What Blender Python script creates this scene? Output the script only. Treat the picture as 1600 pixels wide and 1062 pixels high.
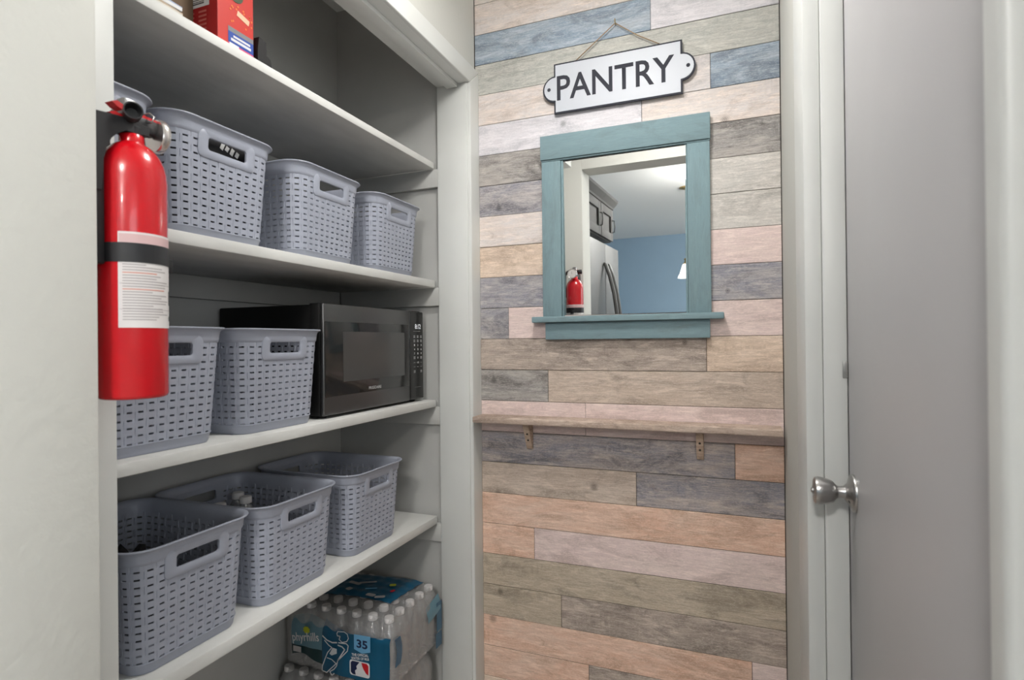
import bpy, bmesh, math, random
from mathutils import Vector, Matrix
random.seed(7)
for o in list(bpy.data.objects): bpy.data.objects.remove(o)
sc = bpy.context.scene
COL = sc.collection
PI = math.pi

# ------------------------------------------------------------------ camera
FPX, YAW, ROLL = 885.0, math.radians(21.5), 0.0104
PITCH = math.atan(2.6/FPX)
F = Vector((-math.sin(YAW)*math.cos(PITCH), math.cos(YAW)*math.cos(PITCH), math.sin(PITCH)))
R0 = Vector((math.cos(YAW), math.sin(YAW), 0)); U0 = R0.cross(F)
U = U0*math.cos(ROLL)+R0*math.sin(ROLL); R = R0*math.cos(ROLL)-U0*math.sin(ROLL)
cd = bpy.data.cameras.new('camera'); cam = bpy.data.objects.new('camera', cd); COL.objects.link(cam)
cam.matrix_world = Matrix(((R.x,U.x,-F.x,0),(R.y,U.y,-F.y,0),(R.z,U.z,-F.z,1.2),(0,0,0,1)))
cd.sensor_width = 36; cd.lens = FPX/1600*36; cd.clip_start = .02
cd.dof.use_dof = True; cd.dof.focus_distance = 1.75; cd.dof.aperture_fstop = 5.0
sc.camera = cam
# ------------------------------------------------------------------ world, lights, exposure
w = bpy.data.worlds.new('world'); sc.world = w; w.use_nodes = True
w.node_tree.nodes['Background'].inputs[0].default_value = (.75,.85,1,1)
w.node_tree.nodes['Background'].inputs[1].default_value = .35
vs = sc.view_settings
vs.view_transform = 'Standard'; vs.look = 'None'; vs.gamma = 1; vs.use_curve_mapping = False
vs.exposure = -0.02
def area(name, loc, direction, size, power, color, shape='DISK', sy=None):
    l = bpy.data.lights.new(name, 'AREA'); l.shape = shape; l.size = size
    if sy: l.size_y = sy
    l.energy = power; l.color = color
    o = bpy.data.objects.new(name, l); COL.objects.link(o); o.location = loc
    o.rotation_euler = Vector(direction).to_track_quat('-Z','Y').to_euler()
    return o
HALL_LIGHT = (-.34, 1.05, 2.305)
KITCHEN_LIGHTS = [(-.16, -1.0, 2.38), (.75, -3.0, 2.38)]  # second globe is an added fill light, out of view
area('hall_lamp', HALL_LIGHT, (0,0,-1), .26, 5.6, (1,.985,.96))
KITCHEN_GLOW = 170.0   # radiance of the kitchen globe lamps
area('added_daylight_fill', (1.97,-1.15,1.45), (-1,.12,-.03), 1.5, 14, (.93,.965,1), 'RECTANGLE', 1.2)  # added fill lamp, stands in for daylight from an invented window

# ------------------------------------------------------------------ materials
MATS = {}
def nodes_of(m): return m.node_tree.nodes, m.node_tree.links
def mat(name, col, rough=.5, metal=0, bump=0, bscale=60, var=0, vscale=8, spec=.5, emit=None, coat=0, stretch=None):
    if name in MATS: return MATS[name]
    m = bpy.data.materials.new(name); m.use_nodes = True; N, L = nodes_of(m); b = N['Principled BSDF']
    b.inputs['Base Color'].default_value = (*col,1); b.inputs['Roughness'].default_value = rough
    b.inputs['Metallic'].default_value = metal; b.inputs['Specular IOR Level'].default_value = spec
    b.inputs['Coat Weight'].default_value = coat
    if emit: b.inputs['Emission Color'].default_value = (*emit[0],1); b.inputs['Emission Strength'].default_value = emit[1]
    if bump or var:
        tc = N.new('ShaderNodeTexCoord'); mp = N.new('ShaderNodeMapping'); L.new(tc.outputs['Object'], mp.inputs[0])
        if stretch: mp.inputs['Scale'].default_value = stretch
    if var:
        n = N.new('ShaderNodeTexNoise'); n.inputs['Scale'].default_value = vscale; n.inputs['Detail'].default_value = 5
        L.new(mp.outputs[0], n.inputs['Vector'])
        r = N.new('ShaderNodeMapRange'); r.inputs[1].default_value=.3; r.inputs[2].default_value=.7
        r.inputs[3].default_value = 1-var; r.inputs[4].default_value = 1+var*.35
        L.new(n.outputs[0], r.inputs[0])
        mx = N.new('ShaderNodeMix'); mx.data_type='RGBA'; mx.blend_type='MULTIPLY'; mx.inputs[0].default_value=1
        mx.inputs[6].default_value=(*col,1); L.new(r.outputs[0], mx.inputs[7]); L.new(mx.outputs[2], b.inputs['Base Color'])
    if bump:
        n = N.new('ShaderNodeTexNoise'); n.inputs['Scale'].default_value = bscale; n.inputs['Detail'].default_value = 4
        L.new(mp.outputs[0], n.inputs['Vector'])
        bp = N.new('ShaderNodeBump'); bp.inputs['Strength'].default_value = bump; bp.inputs['Distance'].default_value = .004
        L.new(n.outputs[0], bp.inputs['Height']); L.new(bp.outputs[0], b.inputs['Normal'])
    MATS[name] = m; return m
def wood(name, paint, under, dark, amount=.5, knots=True, axis='X', saw_amt=.07, spk=.36, con=1.0):
    """weathered board: paint rubbed off along the grain, saw marks, knots"""
    if name in MATS: return MATS[name]
    m = bpy.data.materials.new(name); m.use_nodes = True; N, L = nodes_of(m); b = N['Principled BSDF']
    b.inputs['Roughness'].default_value = .75; b.inputs['Specular IOR Level'].default_value = .2
    tc = N.new('ShaderNodeTexCoord'); oi = N.new('ShaderNodeObjectInfo')
    sc_ = N.new('ShaderNodeVectorMath'); sc_.operation='SCALE'; sc_.inputs[0].default_value=(37,0,19); L.new(oi.outputs['Random'], sc_.inputs['Scale'])
    ad = N.new('ShaderNodeVectorMath'); L.new(tc.outputs['Object'], ad.inputs[0]); L.new(sc_.outputs[0], ad.inputs[1])
    def noise(scale, detail, stretch, rough=.6, dist=0):
        if axis=='Z': stretch = (stretch[2],stretch[1],stretch[0])
        mp = N.new('ShaderNodeMapping'); mp.inputs['Scale'].default_value = stretch; L.new(ad.outputs[0], mp.inputs[0])
        n = N.new('ShaderNodeTexNoise'); n.inputs['Scale'].default_value=scale; n.inputs['Detail'].default_value=detail
        n.inputs['Roughness'].default_value=rough; n.inputs['Distortion'].default_value=dist
        L.new(mp.outputs[0], n.inputs['Vector']); return n.outputs[0]
    def rng(v, a, c, lo=0, hi=1):
        r = N.new('ShaderNodeMapRange'); r.inputs[1].default_value=a; r.inputs[2].default_value=c
        r.inputs[3].default_value=lo; r.inputs[4].default_value=hi; L.new(v, r.inputs[0]); return r.outputs[0]
    def mix(fac, a, c, mode='MIX'):
        x = N.new('ShaderNodeMix'); x.data_type='RGBA'; x.blend_type=mode
        if isinstance(fac, float): x.inputs[0].default_value=fac
        else: L.new(fac, x.inputs[0])
        for s, v in ((6,a),(7,c)):
            if isinstance(v, tuple): x.inputs[s].default_value=(*v,1)
            else: L.new(v, x.inputs[s])
        return x.outputs[2]
    big = noise(3.2, 5, (1,1,4), .70, 1.0)
    wear = noise(13, 5, (1,1,5), .78, .5)
    fine = noise(22, 4, (1,1,16), .72, .6)
    speck = noise(150, 2, (1,1,3.5), .7)
    saw = noise(55, 2, (1,1,.16), .7, .5)
    blotch = noise(4.5, 5, (1,1,3.2), .72, .9)
    light = tuple(min(1,x*(1+.26*con)+.045*con) for x in under); dark = tuple(x*(1-.22*con) for x in dark)
    c = mix(rng(big, .40, .66, 0, .9), paint, under)
    c = mix(rng(wear, .51, .62, 0, .8*amount+.2), c, light)
    c = mix(rng(blotch, .50, .64, 0, .75), c, dark)
    c = mix(rng(fine, .47, .62, 0, .34), c, dark)
    c = mix(rng(fine, .50, .36, 0, .22), c, light)
    c = mix(rng(speck, .52, .68, 0, spk*1.2), c, light)
    msk = N.new('ShaderNodeMath'); msk.operation='MULTIPLY'
    L.new(rng(saw, .50, .64, 0, saw_amt*6), msk.inputs[0]); L.new(rng(big, .45, .35, 0, 1), msk.inputs[1])
    c = mix(msk.outputs[0], c, dark)
    if knots:
        sx = N.new('ShaderNodeSeparateXYZ'); L.new(ad.outputs[0], sx.inputs[0]); cx = N.new('ShaderNodeCombineXYZ'); L.new(sx.outputs[0], cx.inputs[0]); L.new(sx.outputs[2], cx.inputs[1])
        v = N.new('ShaderNodeTexVoronoi'); v.voronoi_dimensions='2D'; v.inputs['Scale'].default_value=3.4; L.new(cx.outputs[0], v.inputs['Vector'])
        wv = N.new('ShaderNodeMath'); wv.operation='SINE'; ml = N.new('ShaderNodeMath'); ml.operation='MULTIPLY'; ml.inputs[1].default_value=420
        L.new(v.outputs['Distance'], ml.inputs[0]); L.new(ml.outputs[0], wv.inputs[0])
        ring = N.new('ShaderNodeMath'); ring.operation='MULTIPLY'
        sep = N.new('ShaderNodeSeparateColor'); L.new(v.outputs['Color'], sep.inputs[0])
        kd = N.new('ShaderNodeMath'); kd.operation='DIVIDE'; L.new(v.outputs['Distance'], kd.inputs[0]); L.new(rng(sep.outputs[1], 0, 1, .45, 1.15), kd.inputs[1])
        km = N.new('ShaderNodeMath'); km.operation='MULTIPLY'; L.new(rng(sep.outputs[0], .50, .75, 0, .8), km.inputs[0]); L.new(rng(kd.outputs[0], .055, .018, 0, 1), km.inputs[1])
        L.new(rng(wv.outputs[0], -1, 1, .45, 1), ring.inputs[0]); L.new(km.outputs[0], ring.inputs[1])
        c = mix(ring.outputs[0], c, tuple(x*.42 for x in dark))
    L.new(c, b.inputs['Base Color'])
    bp = N.new('ShaderNodeBump'); bp.inputs['Strength'].default_value=.25; bp.inputs['Distance'].default_value=.002
    s = N.new('ShaderNodeMath'); s.operation='ADD'; L.new(fine, s.inputs[0]); L.new(speck, s.inputs[1])
    L.new(s.outputs[0], bp.inputs['Height']); L.new(bp.outputs[0], b.inputs['Normal'])
    MATS[name] = m; return m
def clear(name, tint=(1,1,1), gloss=.12, rough=.08, haze=.1, bump=0, bscale=40):
    """thin clear plastic: transparent sheet with surface reflection and a little milkiness"""
    if name in MATS: return MATS[name]
    m = bpy.data.materials.new(name); m.use_nodes = True; N, L = nodes_of(m)
    out = N['Material Output']; N.remove(N['Principled BSDF'])
    t = N.new('ShaderNodeBsdfTransparent'); t.inputs[0].default_value=(*tint,1)
    d = N.new('ShaderNodeBsdfDiffuse'); d.inputs[0].default_value=(.85,.84,.84,1)
    g = N.new('ShaderNodeBsdfGlossy'); g.inputs['Roughness'].default_value=rough
    a = N.new('ShaderNodeMixShader'); a.inputs[0].default_value=haze; L.new(t.outputs[0],a.inputs[1]); L.new(d.outputs[0],a.inputs[2])
    lw = N.new('ShaderNodeLayerWeight'); lw.inputs[0].default_value=.25
    mr = N.new('ShaderNodeMapRange'); mr.inputs[3].default_value=gloss*.6; mr.inputs[4].default_value=min(1,gloss*4); L.new(lw.outputs['Fresnel'],mr.inputs[0])
    c = N.new('ShaderNodeMixShader'); L.new(mr.outputs[0],c.inputs[0]); L.new(a.outputs[0],c.inputs[1]); L.new(g.outputs[0],c.inputs[2])
    L.new(c.outputs[0], out.inputs[0])
    if bump:
        tc = N.new('ShaderNodeTexCoord'); n = N.new('ShaderNodeTexNoise'); n.inputs['Scale'].default_value=bscale; n.inputs['Distortion'].default_value=1.5
        L.new(tc.outputs['Object'], n.inputs['Vector'])
        bp = N.new('ShaderNodeBump'); bp.inputs['Strength'].default_value=bump; bp.inputs['Distance'].default_value=.01
        L.new(n.outputs[0], bp.inputs['Height']); L.new(bp.outputs[0], g.inputs['Normal']); L.new(bp.outputs[0], d.inputs['Normal'])
    MATS[name] = m; return m

WALL = mat('cream_plaster', (.585,.585,.55), .8, bump=.26, bscale=70, spec=.2)
WHITE = mat('ceiling_white', (.82,.82,.80), .85, spec=.2)
TRIM = mat('trim_white', (.65,.66,.64), .42, bump=.06, bscale=30, var=.05, vscale=5)
CLOSET = mat('closet_paint', (.46,.46,.445), .7, bump=.08, bscale=25, var=.08, vscale=4, spec=.2)
SHELF = mat('shelf_paint', (.63,.63,.61), .6, bump=.25, bscale=45, var=.10, vscale=18, spec=.3, stretch=(1,.35,1))
DOORM = mat('door_grey', (.47,.462,.47), .45, var=.05, vscale=2.5)
FLOORM = mat('floor_tile', (.42,.38,.34), .5, var=.2, vscale=6)
BASKET = mat('basket_plastic', (.318,.338,.402), .42, bump=.03, bscale=300)
BLACK = mat('black_plastic', (.012,.012,.013), .4)
STEEL = mat('brushed_nickel', (.43,.42,.41), .32, metal=1, bump=.05, bscale=200, stretch=(1,1,.1))
TEAL = wood('teal_distressed', (.205,.30,.33), (.22,.315,.34), (.185,.25,.265), .3, False, 'X', .0, .15, .2)
TEALV = wood('teal_distressed_upright', (.205,.30,.33), (.22,.315,.34), (.185,.25,.265), .3, False, 'Z', .0, .15, .2)

# ------------------------------------------------------------------ mesh helpers
def link(name, me, m=None, parent=None, loc=None):
    o = bpy.data.objects.new(name, me); COL.objects.link(o)
    if m is not None and me is not None and not me.materials: me.materials.append(m)
    if parent: o.parent = parent
    if loc is not None: o.location = loc
    return o
def from_bm(name, bm, m, parent=None, loc=None, smooth=False, angle=None):
    bmesh.ops.recalc_face_normals(bm, faces=bm.faces)
    me = bpy.data.meshes.new(name); bm.to_mesh(me); bm.free()
    if smooth:
        for p in me.polygons: p.use_smooth = True
        if angle: me.set_sharp_from_angle(angle=math.radians(angle))
    return link(name, me, m, parent, loc)
def bbox(bm, x0, x1, y0, y1, z0, z1, bev=0, seg=2):
    r = bmesh.ops.create_cube(bm, size=1); vs_ = r['verts']
    for v in vs_:
        v.co = Vector(((x0+x1)/2+v.co.x*(x1-x0), (y0+y1)/2+v.co.y*(y1-y0), (z0+z1)/2+v.co.z*(z1-z0)))
    if bev:
        es = list({e for v in vs_ for e in v.link_edges})
        bmesh.ops.bevel(bm, geom=es, offset=bev, segments=seg, profile=.5, affect='EDGES')
def box(name, b, m, parent=None, bev=.0, seg=2, center=False):
    x0,x1,y0,y1,z0,z1 = b
    bm = bmesh.new(); c = ((x0+x1)/2,(y0+y1)/2,(z0+z1)/2) if center else (0,0,0)
    bbox(bm, x0-c[0],x1-c[0],y0-c[1],y1-c[1],z0-c[2],z1-c[2], bev, seg)
    return from_bm(name, bm, m, parent, c if center else None, smooth=bev>0, angle=35)
def lathe(bm, prof, n=32, mtx=None):
    rings = []
    for r, z in prof:
        ring = []
        for i in range(n):
            a = 2*PI*i/n; p = Vector((r*math.cos(a), r*math.sin(a), z))
            ring.append(bm.verts.new(mtx @ p if mtx else p))
        rings.append(ring)
    for a, b in zip(rings, rings[1:]):
        for i in range(n): bm.faces.new((a[i], a[(i+1)%n], b[(i+1)%n], b[i]))
    for ring, r in ((rings[0],prof[0][0]),(rings[-1],prof[-1][0])):
        if r > 1e-5: bm.faces.new(ring)
    bmesh.ops.remove_doubles(bm, verts=bm.verts, dist=1e-6)
def aim(loc, d): return Matrix.Translation(loc) @ Vector(d).to_track_quat('Z','Y').to_matrix().to_4x4()
def tube(bm, pts, r, n=10, caps=True):
    pts = [Vector(p) for p in pts]; rings = []
    up = None
    for i, p in enumerate(pts):
        d = (pts[min(i+1,len(pts)-1)]-pts[max(i-1,0)]).normalized()
        if up is None: up = d.orthogonal().normalized()
        up = (up - d*up.dot(d)).normalized(); s = d.cross(up)
        rr = r[i] if isinstance(r,(list,tuple)) else r
        rings.append([bm.verts.new(p+up*rr*math.cos(2*PI*k/n)+s*rr*math.sin(2*PI*k/n)) for k in range(n)])
    for a, b in zip(rings, rings[1:]):
        for i in range(n): bm.faces.new((a[i],a[(i+1)%n],b[(i+1)%n],b[i]))
    if caps: bm.faces.new(rings[0]); bm.faces.new(rings[-1])
def prism(bm, pts, mtx, depth):
    """outline in local XY extruded along local +Z by depth"""
    a = [bm.verts.new(mtx @ Vector((p[0],p[1],0))) for p in pts]; b = [bm.verts.new(mtx @ Vector((p[0],p[1],depth))) for p in pts]
    bm.faces.new(a); bm.faces.new(b); n=len(pts)
    for i in range(n): bm.faces.new((a[i],a[(i+1)%n],b[(i+1)%n],b[i]))
def frame(ox, xdir, ydir):
    x = Vector(xdir).normalized(); y = Vector(ydir).normalized(); z = x.cross(y)
    return Matrix(((x.x,y.x,z.x,ox[0]),(x.y,y.y,z.y,ox[1]),(x.z,y.z,z.z,ox[2]),(0,0,0,1)))
def text_mesh(name, s, m, parent, mtx, width=None, height=None, bold=0, depth=.0004, align='CENTER', shear=0):
    cu = bpy.data.curves.new('lettering_curve', 'FONT'); cu.body = s; cu.offset = bold; cu.extrude = 0; cu.align_x = 'LEFT'; cu.shear = shear
    cu.resolution_u = 3
    o = bpy.data.objects.new('lettering_tmp', cu); COL.objects.link(o)
    bpy.context.view_layer.update()
    me = bpy.data.meshes.new_from_object(o.evaluated_get(bpy.context.evaluated_depsgraph_get()))
    bpy.data.objects.remove(o); bpy.data.curves.remove(cu)
    xs=[v.co.x for v in me.vertices]; ys=[v.co.y for v in me.vertices]
    sx = width/(max(xs)-min(xs)) if width else None; sy = height/(max(ys)-min(ys)) if height else None
    sx = sx or sy; sy = sy or sx
    cx=(max(xs)+min(xs))/2; cy=(max(ys)+min(ys))/2
    for v in me.vertices: v.co = mtx @ Vector(((v.co.x-cx)*sx,(v.co.y-cy)*sy,depth))
    me.name = name; me.materials.clear()
    return link(name, me, m, parent)
def empty(name, loc, label, cat, group=None, rz=0):
    o = bpy.data.objects.new(name, None); COL.objects.link(o); o.location = loc; o.rotation_euler=(0,0,rz); o.empty_display_size=.05
    return tag(o, label, cat, group)
def tag(o, label, cat, group=None):
    o['label']=label; o['category']=cat
    if group: o['group']=group
    return o
def struct(o, label=None, cat=None):
    o['kind']='structure'
    if label: o['label']=label
    if cat: o['category']=cat
    return o
def lbl(o, s): o['label']=s; return o

# ------------------------------------------------------------------ measures (metres, camera stands at x=0 y=0)
D = 1.80            # face of the plank wall
XW = .121           # right hall wall
XH = -.834          # left hall wall (closet front wall)
YE = 1.735          # far end wall of the closet
XB = -1.375         # closet back
CEIL = 2.44
YJ = 1.187          # far jamb of the door on the right
XD = .189           # face of that door

# ------------------------------------------------------------------ the setting
struct(box('floor', (-2.2,2.1,-4.4,1.95,-.06,0), FLOORM), 'tiled floor of hall and kitchen', 'floor')
struct(box('ceiling', (-2.2,2.1,-4.4,1.95,CEIL,CEIL+.06), WHITE), 'flat white ceiling', 'ceiling')
plank_root = box('wall_back', (-1.5,.24,D-.010,1.95,0,CEIL), mat('joint_dark', (.10,.085,.07), .9), None)
struct(plank_root, 'end wall clad in weathered multicolour wooden planks', 'wall')
# closet shell
struct(box('wall_closet_back', (XB-.1,XB,.28,D-.012,0,CEIL), CLOSET), 'grey white back wall of the closet behind the shelves', 'wall')
struct(box('wall_closet_end', (XB,-.946,YE,D-.014,0,CEIL), CLOSET), 'far end wall of the closet beside the shelf ends', 'wall')
struct(box('wall_closet_near', (XB,-.945,.28,.40,0,CEIL), CLOSET), 'near end wall of the closet hidden by the corner', 'wall')
# left stub with the extinguisher, closet header wall
struct(box('wall_left', (-.943,-.819,.37,.52,0,CEIL), WALL, bev=.004), 'cream textured wall corner beside the fire extinguisher', 'wall')
struct(box('trim_1', (-.957,-.937,.52,.622,0,CEIL), TRIM, bev=.002), 'white closet jamb strip behind the fire extinguisher', 'trim')
struct(box('wall_closet_header', (-.945,XH,.70,D-.014,2.095,CEIL), WALL), 'cream wall above the closet opening', 'wall')
struct(box('wall_closet_post', (-.9455,XH-.0002,YE,D-.014,0,2.0948), WALL), 'narrow wall post behind the closet casing', 'wall')
# closet jamb, track and casing
struct(box('trim_2', (-.945,-.832,YE-.018,YE-.0005,0,2.075), TRIM, bev=.0015), 'white closet jamb board beside the plank wall', 'trim')
h = struct(box('trim_3', (-.945,-.832,.70,YE-.0005,2.075,2.0945), TRIM, bev=.0015), 'white head jamb of the closet opening', 'trim')
box('track_strip', (-.905,-.865,.70,YE-.02,2.062,2.075), TRIM, h, bev=.001)
def casing(name, pts, ext, label):
    """flat casing board with eased edges: outline in (Y,Z), face towards +X"""
    bm = bmesh.new(); prism(bm, pts, frame((XH,0,0),(0,1,0),(0,0,1)), ext)
    es=[e for e in bm.edges if all(abs(v.co.x-(XH+ext))<1e-5 for v in e.verts)]
    bmesh.ops.bevel(bm, geom=es, offset=.004, segments=3, profile=.5, affect='EDGES')
    return struct(from_bm(name, bm, TRIM, smooth=True, angle=35), label, 'trim')
casing('trim_4', [(YE-.012,0),(D-.0005,0),(D-.0005,2.138),(YE-.012,2.076)], .013, 'white door casing between closet and plank wall')
casing('trim_5', [(.70,2.076),(YE-.012,2.076),(D-.0005,2.138),(.70,2.138)], .013, 'white casing across the top of the closet')

# right side: wall, jamb, stop, casing
struct(box('wall_right', (XW+.008,.235,YJ+.001,D-.011,0,CEIL), WALL), 'narrow white wall between plank wall and grey door', 'wall')
bm = bmesh.new()
bbox(bm, XW, XW+.0075, YJ+.001, YJ+.145, 0, 2.13, .003, 3)
struct(from_bm('trim_6', bm, TRIM, smooth=True, angle=35), 'flat white casing on the wall left of the grey door', 'trim')
struct(box('trim_7', (XW,.1495,YJ-.010,YJ+.0005,0,2.05), TRIM, bev=.002), 'white jamb edge of the grey door', 'trim')
struct(box('trim_8', (.150,XD-.001,YJ-.016,YJ+.0005,0,2.05), TRIM, bev=.002), 'white door stop strip beside the grey door', 'trim')
lt = box('strike_latch', (.180,XD-.0005,YJ-.0185,YJ-.0155,1.128,1.158), mat('latch_grey',(.30,.30,.29),.45,metal=.6), None, bev=.0012, center=True)
tag(lt, 'small worn metal latch plate on white door stop above the knob', 'latch')
struct(box('wall_right_header', (XW,.235,.5205,YJ+.0005,2.06,CEIL), WALL), 'wall above the grey door', 'wall')
door = struct(box('door_1', (XD,XD+.035,.5215,YJ-.0025,.01,2.045), DOORM, bev=.0015), 'flush grey painted door with a round nickel knob', 'door')
box('door_backing', (XD+.04,.235,.5215,YJ+.0005,0,2.059), mat('shadow_gap',(.05,.05,.05),.9), door)
# knob as a child of the door
KY, KZ = 1.128, .932
kn = bmesh.new()
lathe(kn, [(0,.0),(.0325,.0),(.0325,.0025),(.031,.005),(.025,.0075),(.017,.010),(.0125,.0145)], 40, aim((XD,KY,KZ),(-1,0,0)))
ro = from_bm('knob_rosette', kn, STEEL, door, smooth=True, angle=40)
kn = bmesh.new()
lathe(kn, [(.0115,.013),(.0102,.020),(.0105,.026),(.0135,.029),(.0185,.0325),(.0212,.040),(.0235,.050),(.0242,.056),(.0232,.0605),(.019,.0628),(.011,.063),(.010,.0615),(0,.0615)], 40, aim((XD,KY,KZ),(-1,0,0)))
kb = lbl(from_bm('knob', kn, STEEL, door, smooth=True, angle=40), 'brushed nickel round knob with centre button')
kn = bmesh.new(); lathe(kn, [(0,.061),(.0045,.061),(.0045,.066),(.003,.0668),(0,.0668)], 16, aim((XD,KY,KZ),(-1,0,0)))
from_bm('lock_button', kn, STEEL, kb, smooth=True, angle=40)
kn = bmesh.new(); lathe(kn, [(0,.0),(.0035,.0),(.0035,.0015),(0,.002)], 12, aim((XD-.0085,KY-.012,KZ-.013),(-.8,-.2,-.4)))
from_bm('rosette_screw', kn, BLACK, ro, smooth=True, angle=40)

# wall with the opening the camera looks through (seen again in the mirror)
RX = .172
struct(box('trim_9', (RX,RX+.022,.487,.52,0,2.11), TRIM, bev=.007, seg=4), 'blurred white edge of the near doorway at far right', 'trim')
struct(box('wall_near_right', (RX+.018,2.1,.37,.519,0,CEIL), WALL), 'kitchen wall right of the doorway', 'wall')
struct(box('wall_near_header', (-.819,RX+.018,.37,.52,2.11,CEIL), WALL), 'wall above the kitchen doorway seen in the mirror', 'wall')
struct(box('wall_near_left', (-2.2,-.9435,.20,.279,0,CEIL), WALL), 'kitchen wall left of the doorway', 'wall')
# kitchen shell
BLUE = mat('blue_paint', (.29,.41,.52), .7, bump=.08, bscale=60, var=.04, vscale=3)
struct(box('wall_kitchen_back', (-2.2,2.1,-4.4,-4.2,0,CEIL), BLUE), 'blue painted kitchen wall reflected in the mirror', 'wall')
struct(box('wall_kitchen_left', (-2.2,-2.0,-4.2,.199,0,CEIL), BLUE), 'kitchen side wall behind the fridge', 'wall')
for i, b in enumerate([(2.0,2.1,-4.2,-2.0,0,CEIL),(2.0,2.1,-.3,.369,0,CEIL),(2.0,2.1,-2.0,-.3,0,.8),(2.0,2.1,-2.0,-.3,2.1,CEIL)]):
    struct(box('wall_kitchen_right_%d' % (i+1), b, WALL), 'kitchen wall around the added window behind the camera', 'wall')

# ------------------------------------------------------------------ planks
PAL = {
 'white':  wood('plank_white',  (0.732, 0.701, 0.708), (0.683, 0.610, 0.573), (0.610, 0.573, 0.567), .35),
 'lav':    wood('plank_lavender',(0.732, 0.708, 0.744), (0.708, 0.671, 0.695), (0.622, 0.610, 0.647), .35),
 'pinkw':  wood('plank_pinkwhite',(.72,.675,.665), (.70,.60,.54), (.62,.52,.46), .5),
 'blue':   wood('plank_blue',(.285,.365,.46), (.45,.49,.53), (.205,.25,.31), .45),
 'sage':   wood('plank_sage',   (0.470, 0.476, 0.445), (0.549, 0.531, 0.488), (0.342, 0.342, 0.317), .42),
 'dkgrey': wood('plank_dark_grey',(0.293, 0.281, 0.275), (0.439, 0.403, 0.372), (0.152, 0.140, 0.134), .45),
 'grblue': wood('plank_grey_blue',(.285,.285,.33), (.47,.43,.41), (.17,.168,.195), .5),
 'ltgrey': wood('plank_light_grey',(0.561, 0.537, 0.506), (0.634, 0.592, 0.549), (0.427, 0.403, 0.372), .45),
 'tan':    wood('plank_tan',    (0.671, 0.525, 0.409), (0.732, 0.598, 0.500), (0.549, 0.409, 0.305), .45),
 'pink':   wood('plank_pink',(.75,.595,.57), (.74,.61,.56), (.63,.485,.45), .45),
 'orange': wood('plank_orange', (0.732, 0.470, 0.348), (0.732, 0.555, 0.451), (0.586, 0.366, 0.256), .45),
 'taupe':  wood('plank_taupe',(.51,.41,.335), (.58,.485,.41), (.37,.295,.24), .45),
 'olive':  wood('plank_olive',(.44,.365,.28), (.53,.45,.36), (.31,.26,.205), .45),
 'brown':  wood('plank_brown',(.36,.295,.255), (.54,.455,.39), (.205,.17,.15), .5),
 'dkblue': wood('plank_dark_blue',(.27,.265,.30), (.47,.39,.34), (.155,.148,.165), .5),
}
PX0, PX1 = -.8215, XW+.0065
# (list of (colour, end X)) from the top row down; row i spans z = ZT-i*PH .. ZT-(i+1)*PH
ZT, PH = 2.3705, .1055
ROWS = [
 [('pinkw',PX1)],                                       # 2.37
 [('blue',-.233),('lav',PX1)],                          # 2.265
 [('sage',PX1)],                                        # 2.16
 [('pinkw',-.42),('white',-.060),('blue',PX1)],          # 2.054
 [('lav',-.263),('pinkw',PX1)],                         # 1.949
 [('dkgrey',-.30),('dkgrey',PX1)],
 [('grblue',-.36),('ltgrey',PX1)],
 [('pinkw',-.28),('ltgrey',PX1)],
 [('tan',-.33),('pink',PX1)],
 [('grblue',-.26),('grblue',PX1)],
 [('grblue',-.716),('pink',-.31),('pink',PX1)],
 [('brown',-.080),('tan',PX1)],
 [('dkgrey',-.578),('taupe',PX1)],
 [('pink',-.452),('pink',PX1)],
 [('dkblue',-.004),('orange',PX1)],
 [('taupe',-.292),('dkblue',PX1)],
 [('orange',PX1)],
 [('orange',-.632),('pink',PX1)],
 [('olive',PX1)],
 [('olive',-.54),('brown',PX1)],
 [('orange',.036),('pink',PX1)],
 [('orange',-.45),('brown',PX1)],
 [('tan',-.2),('sage',PX1)],
]
def plank(x0,x1,z0,z1,m,proud):
    g=.0006; x0+=g; x1-=g; z0+=g; z1-=g; yb=D-.0098; yf=D-proud; c=.0012
    cx,cz=(x0+x1)/2,(z0+z1)/2
    V=[(x0,yb,z0),(x1,yb,z0),(x1,yb,z1),(x0,yb,z1),(x0,yf+c,z0),(x1,yf+c,z0),(x1,yf+c,z1),(x0,yf+c,z1),
       (x0+c,yf,z0+c),(x1-c,yf,z0+c),(x1-c,yf,z1-c),(x0+c,yf,z1-c)]
    Fc=[(8,9,10,11),(4,5,9,8),(5,6,10,9),(6,7,11,10),(7,4,8,11),(0,1,5,4),(1,2,6,5),(2,3,7,6),(3,0,4,7)]
    me=bpy.data.meshes.new('plank'); me.from_pydata([(v[0]-cx,v[1]-D,v[2]-cz) for v in V],[],Fc)
    return link('plank', me, m, plank_root, (cx,D,cz))
plank_root.data.name='wall_back'
for v in plank_root.data.vertices:            # backing sits behind the boards
    if v.co.y < 1.9: v.co.y = D-.0005
for v in plank_root.data.vertices: pass
D_BACK = D-.0005
def plank_rows():
    zt = ZT
    top = plank(-.8335,PX1,ZT,CEIL-.0005,PAL['pinkw'],.012)
    for i,row in enumerate(ROWS):
        x=PX0 if i>2 else -.8335
        for c,e in row:
            plank(x,e,max(ZT-(i+1)*PH,.002),ZT-i*PH,PAL[c],.012+random.uniform(-.0012,.0014)); x=e
plank_rows()
PF = D-.0125        # mean face of the boards

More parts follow.
